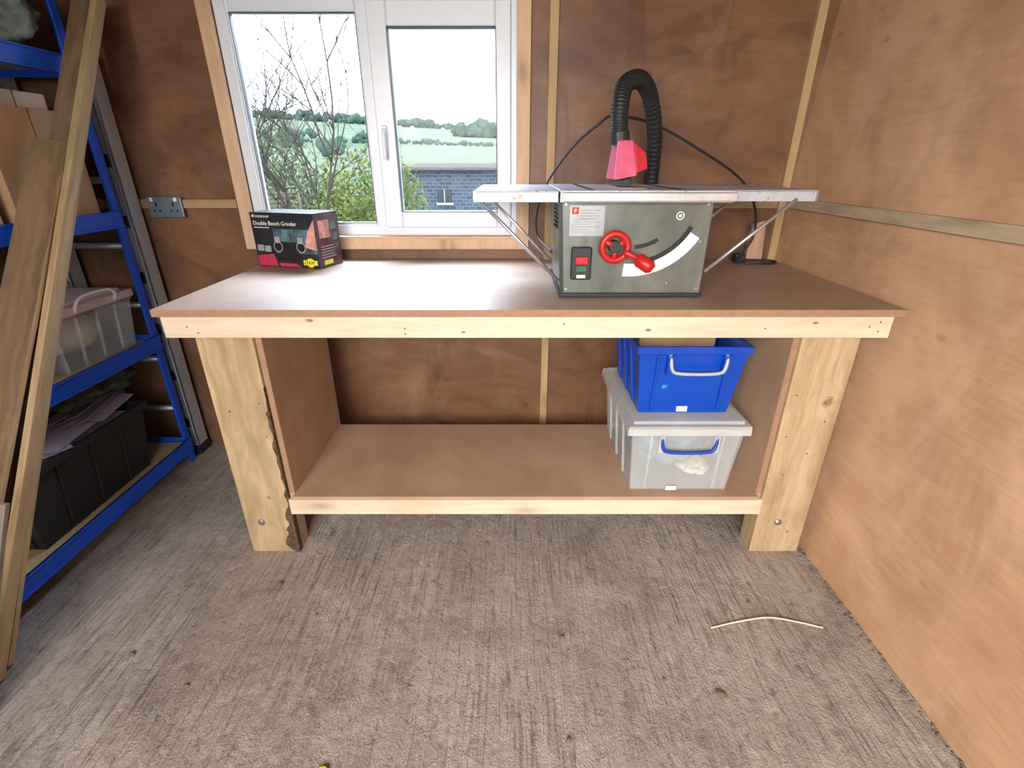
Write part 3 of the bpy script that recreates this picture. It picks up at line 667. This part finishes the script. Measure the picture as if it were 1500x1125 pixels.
# level 3 cartons
def carton(nm, x0,x1,y0,y1,z0,z1, m):
    P = [boxes('box_body', [(x0,x1,y0,y1,z0,z1)], m, 0.002)]
    P.append(boxes('tape', [((x0+x1)/2-0.025, (x0+x1)/2+0.025, y0-0.001, y1+0.001, z1-0.05, z1+0.001)], 'clear_pink'))
    P.append(boxes('flap_seam', [(x1-0.001, x1+0.001, (y0+y1)/2-0.001, (y0+y1)/2+0.001, z0, z1)], 'black_ink'))
    return group(nm, P)
carton('cardboard_carton', -2.05, -1.68, 1.76, 2.12, D[2], 1.57, 'card')
carton('flat_carton', -2.00, -1.72, 1.82, 2.08, 1.5715, 1.625, 'card_w')
carton('cardboard_carton', -2.06, -1.70, 1.33, 1.72, D[2], 1.52, 'card_w')
carton('cardboard_carton', -2.06, -1.70, 0.93, 1.28, D[2], 1.40, 'card')
blob('plastic_sack', (-1.80, 1.98, D[3]+0.135), (0.17, 0.16, 0.125), 'bag', 0.22, 2.2, 5, 8)

# ---------------------------------------------------------------- ladder
P = []
for i, x in enumerate((-1.665, -2.02)):
    P.append(boxes('stile_%d' % (i+1), [(x-0.032, x+0.032, 2.215, 2.222, 0.0, 1.78), (x-0.032, x-0.026, 2.215, 2.29, 0, 1.78), (x+0.026, x+0.032, 2.215, 2.29, 0, 1.78)], 'alu', 0.001))
    P.append(box('foot_%d' % (i+1), x-0.036, x+0.036, 2.208, 2.297, 0, 0.05, 'black_rub', 0.004))
    P.append(boxes('joint_%d' % (i+1), [(x-0.018, x+0.018, 2.209, 2.216, z, z+0.05) for z in (0.16, 0.42, 0.66, 0.90, 1.14, 1.38, 1.62)], 'black_pl', 0.003))
    P.append(boxes('stile_groove_%d' % (i+1), [(x-0.020, x-0.016, 2.2135, 2.216, 0.05, 1.78), (x+0.016, x+0.020, 2.2135, 2.216, 0.05, 1.78)], 'gasket'))
bm = bmesh.new()
for k in range(6): sweep_bm(bm, [(-2.0, 2.255, 0.25+k*0.27), (-1.68, 2.255, 0.25+k*0.27)], 0.014, 12)
P.append(finish('rungs', bm, 'alu', 0, True))
group('aluminium_ladder', P)

# socket
P = [box('plate', -1.605, -1.455, YW-0.032, YW-0.019, 1.175, 1.262, 'socket', 0.004)]
for k, cx in enumerate((-1.567, -1.493)):
    P.append(boxes('pins_%d' % (k+1), [(cx-0.004, cx+0.004, YW-0.0335, YW-0.03, 1.222, 1.238), (cx-0.018, cx-0.008, YW-0.0335, YW-0.03, 1.200, 1.207), (cx+0.008, cx+0.018, YW-0.0335, YW-0.03, 1.200, 1.207)], 'black_ink'))
    P.append(box('rocker_%d' % (k+1), cx-0.022 if k == 0 else cx+0.008, cx-0.010 if k == 0 else cx+0.022, YW-0.036, YW-0.03, 1.242, 1.258, 'white', 0.001))
group('double_wall_socket', P)

# ---------------------------------------------------------------- leaning planks
def plank(name, base, top, w, th, mat='plank', edge='plank_edge', front_edge=False):
    b, t = Vector(base), Vector(top); L = (t-b).length; d = (t-b).normalized()
    wv = Vector((-1, -0.25, 0)); wv = (wv-d*wv.dot(d)).normalized()
    nv = d.cross(wv).normalized()
    if nv.y < 0: nv = -nv
    bm = bmesh.new(); n = 24; rings = []
    for i in range(n+1):
        z = L*i/n; j = 0.0015*noise.noise(Vector((z*6, w*50, 0)))
        rings.append([bm.verts.new(p) for p in ((-j, 0, z), (w+j, 0, z), (w+j, th, z), (-j, th, z))])
    for a, c in zip(rings, rings[1:]):
        for k in range(4):
            f = bm.faces.new([a[k], a[(k+1) % 4], c[(k+1) % 4], c[k]]); f.material_index = 0 if (k in (0, 2) and not front_edge) else 1
    f = bm.faces.new(rings[0]); f.material_index = 1; f = bm.faces.new(rings[-1]); f.material_index = 1
    ob = finish(name, bm, [mat, edge], 0.0015)
    R = Matrix((wv, nv, d)).transposed().to_4x4()
    low = min((R @ Vector(p)).z for p in ((0,0,0),(w,0,0),(w,th,0),(0,th,0)))
    ob.matrix_world = Matrix.Translation(b - Vector((0, 0, low))) @ R
    return ob
plank('timber_plank', (-1.515, 1.00, 0), (-1.50, 2.22, 1.93), 0.10, 0.022)
plank('timber_plank', (-1.49, 0.93, 0), (-1.475, 2.17, 1.93), 0.02, 0.05, front_edge=True)
plank('timber_plank', (-1.505, 0.84, 0), (-1.50, 1.85, 1.45), 0.105, 0.022)
plank('weathered_board', (-1.425, 0.83, 0), (-1.345, 1.06, 0.56), 0.09, 0.018, 'grey_wood', 'grey_wood')

# ---------------------------------------------------------------- floor debris
tube('thin_wood_strip', [(0.652, 1.145, 0.004), (0.75, 1.168, 0.005), (0.856, 1.178, 0.012), (0.95, 1.165, 0.006), (1.02, 1.145, 0.004)], 0.0028, 'twig', 8, 8)
bm = bmesh.new(); random.seed(11)
spots = [(-0.84, 1.33, .012), (-1.18, 1.05, .010), (0.16, 1.11, .009), (0.60, 0.92, .014), (0.15, 0.80, .010), (-0.25, 1.55, .007), (-0.66, 1.2, .006), (0.30, 1.4, .006), (0.82, 1.25, .007), (-0.95, 0.95, .008), (0.45, 0.97, .006)]
for k in range(130): spots.append((random.uniform(-1.4, 1.12), random.uniform(0.6, 1.9), random.uniform(0.0012, 0.003)))
for k in range(90): spots.append((1.145-abs(random.gauss(0, 0.012)), random.uniform(0.5, 1.5), random.uniform(0.002, 0.006)))
for x, y, r in spots:
    m = Matrix.Translation((x, y, r*0.4)) @ Matrix.Rotation(random.uniform(0, 3), 4, 'Z') @ Matrix.Diagonal((r*random.uniform(.7, 1.6), r, r*0.6, 1))
    g = bmesh.ops.create_icosphere(bm, subdivisions=1, radius=1, matrix=m)
    for v in g['verts']: v.co += Vector((random.uniform(-.2, .2)*r, random.uniform(-.2, .2)*r, 0))
finish('floor_grit', bm, 'stone_bit')
P = [cyl('cap', (-0.474, 0.72, 0), (-0.474, 0.72, 0.012), 0.016, 'yellow', 24, 0.002), cyl('cap_ring', (-0.474, 0.72, 0.010), (-0.474, 0.72, 0.014), 0.010, 'yellow', 24, 0.001)]
group('yellow_bottle_cap', P)

# ---------------------------------------------------------------- outdoors
def gz(x, y):
    if y < 14: z = -0.25 - max(0, y-3)*0.09
    elif y < 30: z = -1.24 + (y-14)*0.03
    else: z = -0.76 + (y-30)*0.070
    if y > 30: z += max(0, -x)*0.06*min(1, (y-30)/150) + 1.5*noise.noise(Vector((x*0.02, y*0.02, 0)))*min(1, (y-30)/60)
    return z
bm = bmesh.new(); ys = [-25, -10, 0, 2.6, 4, 6, 8, 10, 12, 14, 18, 24, 30] + [30+i*10 for i in range(1, 19)]
rows = []
for y in ys:
    w = 25+max(0, y)*1.0
    rows.append([bm.verts.new((-w+2*w*i/50, y, gz(-w+2*w*i/50, y))) for i in range(51)])
for a, b in zip(rows, rows[1:]):
    for i in range(50): bm.faces.new([a[i], a[i+1], b[i+1], b[i]])
finish('ground', bm, 'hill', 0, True)
def foliage(name, blobs, n, size, mat, seed=1):
    random.seed(seed); bm = bmesh.new()
    for c, s in blobs:
        for k in range(n):
            d = Vector((random.gauss(0, 1), random.gauss(0, 1), random.gauss(0, 1))).normalized()*random.uniform(0.45, 1.1)
            p = Vector((c[0]+d.x*s[0], c[1]+d.y*s[1], c[2]+d.z*s[2]))
            a = Vector((random.uniform(-1, 1), random.uniform(-1, 1), random.uniform(-1, 1))).normalized()*size*random.uniform(.6, 1.3)
            b = a.orthogonal().normalized()*size*0.5
            bm.faces.new([bm.verts.new(p+a), bm.verts.new(p+b), bm.verts.new(p-a), bm.verts.new(p-b)])
    return finish(name, bm, mat)
foliage('garden_hedge', [((-1.85, 7.0, 0.1), (0.55, 0.45, 1.1)), ((-1.45, 7.0, 0.0), (0.40, 0.45, 0.9)), ((-2.15, 7.2, 0.8), (0.55, 0.5, 0.8)), ((-1.6, 7.8, 0.5), (0.35, 0.4, 1.0)), ((-2.6, 7.5, 0.2), (0.5, 0.4, 0.8))], 1500, 0.038, 'leaf', 2)
foliage('garden_shrub', [((-3.2, 10, 0.3), (1.3, 0.8, 0.9)), ((-4.4, 9.5, 0.7), (1.2, 0.8, 1.1)), ((-5.8, 11, 1.0), (1.8, 0.8, 1.3)), ((-2.4, 9.5, 0.2), (0.7, 0.6, 0.8))], 2000, 0.06, 'leaf_d', 5)
# far trees
bm = bmesh.new(); random.seed(9)
def far_tree(x, y, r):
    z = gz(x, y)
    for q in range(5):
        ox, oz, rr = random.uniform(-.8, .8)*r, random.uniform(0, 1.0)*r, r*random.uniform(.35, .6)
        g = bmesh.ops.create_icosphere(bm, subdivisions=2, radius=1, matrix=Matrix.Translation((x+ox, y, z+rr*0.6+oz*0.7)) @ Matrix.Diagonal((rr, rr, rr*random.uniform(.8, 1.1), 1)))
        for v in g['verts']: v.co += Vector((noise.noise(v.co*1.4), noise.noise(v.co*1.4+Vector((5, 0, 0))), noise.noise(v.co*1.4+Vector((0, 7, 0)))))*rr*0.5
for k in range(12): far_tree(-14+k*0.95+random.uniform(-.4, .4), 150+random.uniform(-3, 3), random.uniform(2.0, 3.6))
for k in range(80): far_tree(-120+k*1.7, 205+random.uniform(-3, 3), random.uniform(1.4, 2.6))
for k in range(60): far_tree(-60+k*1.2, 95+random.uniform(-.6, .6), random.uniform(0.45, 0.8))
for k in range(30): far_tree(random.uniform(-55, -20), random.uniform(60, 110), random.uniform(0.9, 1.7))
finish('distant_trees', bm, 'leaf_far', 0, True)
# bare tree
bm = bmesh.new(); random.seed(21)
def branch(p, d, L, r, depth):
    pts = [p]; q = p.copy(); dd = d.copy()
    for k in range(4):
        dd = (dd + Vector((random.uniform(-.16, .16), random.uniform(-.16, .16), random.uniform(-.06, .10)))).normalized(); q = q+dd*L/4; pts.append(q.copy())
    sweep_bm(bm, pts, lambda i: r*(1-0.14*i), 5)
    if depth == 0: return
    for k in range(5 if depth > 1 else 4):
        i = random.choice((1, 2, 3, 4)); nd = (dd*0.8+Vector((random.uniform(-1.1, 1.1), random.uniform(-.6, .6), random.uniform(-.2, .7)))*0.8).normalized()
        branch(pts[i], nd, L*random.uniform(.5, .75), r*0.5, depth-1)
base = Vector((-2.0, 5.0, gz(-2, 5)))
branch(base, Vector((0.0, 0, 1)), 1.6, 0.032, 4)
branch(base+Vector((0, 0, 0.4)), Vector((-0.45, 0, 1)), 1.4, 0.022, 4)
branch(base+Vector((0, 0, 0.5)), Vector((0.30, 0, 1)), 1.4, 0.020, 4)
finish('bare_fruit_tree', bm, 'bark', 0, True)
# wattle fence
bm = bmesh.new()
for k in range(8): sweep_bm(bm, [(-3.75+k*0.19, 6.0, gz(-3, 6)), (-3.75+k*0.19+random.uniform(-.05, .05), 6.0, 1.20+random.uniform(-.1, .15))], 0.014, 6)
for k in range(34):
    z = -0.5+k*0.05; sweep_bm(bm, [(-3.8+j*0.09, 6.0+0.02*(-1)**(j//2+k), z+random.uniform(-.012, .012)) for j in range(16)], 0.012, 5)
finish('wattle_fence', bm, 'wattle')
# stone barn
P = [box('stone_walls', -2.6, 5.0, 12.5, 17.5, -1.6, 1.30, 'stone')]
P.append(hexa('slate_roof', [(-2.8, 12.3, 1.27), (5.2, 12.3, 1.27), (5.2, 17.7, 1.27), (-2.8, 17.7, 1.27), (-2.6, 14.9, 1.42), (5.0, 14.9, 1.42), (5.0, 15.1, 1.42), (-2.6, 15.1, 1.42)], 'slate'))
P.append(boxes('barn_window', [(-1.75, -1.45, 12.46, 12.52, 0.55, 0.85)], 'gasket'))
P.append(boxes('barn_window_frame', [(-1.80, -1.40, 12.45, 12.52, 0.50, 0.55), (-1.61, -1.59, 12.45, 12.5, 0.55, 0.85)], 'white'))
group('stone_barn', P)

# ---------------------------------------------------------------- light
w = bpy.data.worlds.new('overcast_sky'); scene.world = w; w.use_nodes = True
nt = w.node_tree; bg = nt.nodes['Background']
tc = N(nt, 'ShaderNodeTexCoord'); sp = N(nt, 'ShaderNodeSeparateXYZ'); nt.links.new(tc.outputs['Generated'], sp.inputs[0])
c = ramp(nt, sp.outputs['Z'], [(0.0, (0.86, 0.92, 1.0)), (0.8, (0.66, 0.80, 1.0))])
nt.links.new(c, bg.inputs['Color']); bg.inputs['Strength'].default_value = 3.2
def area(name, loc, target, sx, sy, e, col, spread=180):
    l = bpy.data.lights.new(name, 'AREA'); l.shape = 'RECTANGLE'; l.size = sx; l.size_y = sy; l.energy = e; l.color = col; l.spread = math.radians(spread)
    o = bpy.data.objects.new(name, l); o.location = loc
    o.rotation_euler = (Vector(target)-Vector(loc)).to_track_quat('-Z', 'Y').to_euler(); COL.objects.link(o); return o
area('doorway_daylight', (-0.5, -1.7, 1.75), (0.55, 0.9, 0.15), 2.0, 0.9, 88, (1.0, 0.93, 0.85), 115)
area('window_daylight', (-0.9, 3.3, 2.65), (-0.1, 1.6, 0.95), 1.6, 0.8, 270, (0.66, 0.80, 1.0))

# ---------------------------------------------------------------- camera
cd = bpy.data.cameras.new('camera'); cam = bpy.data.objects.new('camera', cd); COL.objects.link(cam)
cam.location = (0, 0, 1.392); cam.rotation_euler = (math.radians(90-24.1), 0, 0)
cd.sensor_width = 36; cd.lens = 720/1500*36; cd.clip_start = 0.02; cd.clip_end = 600
scene.camera = cam
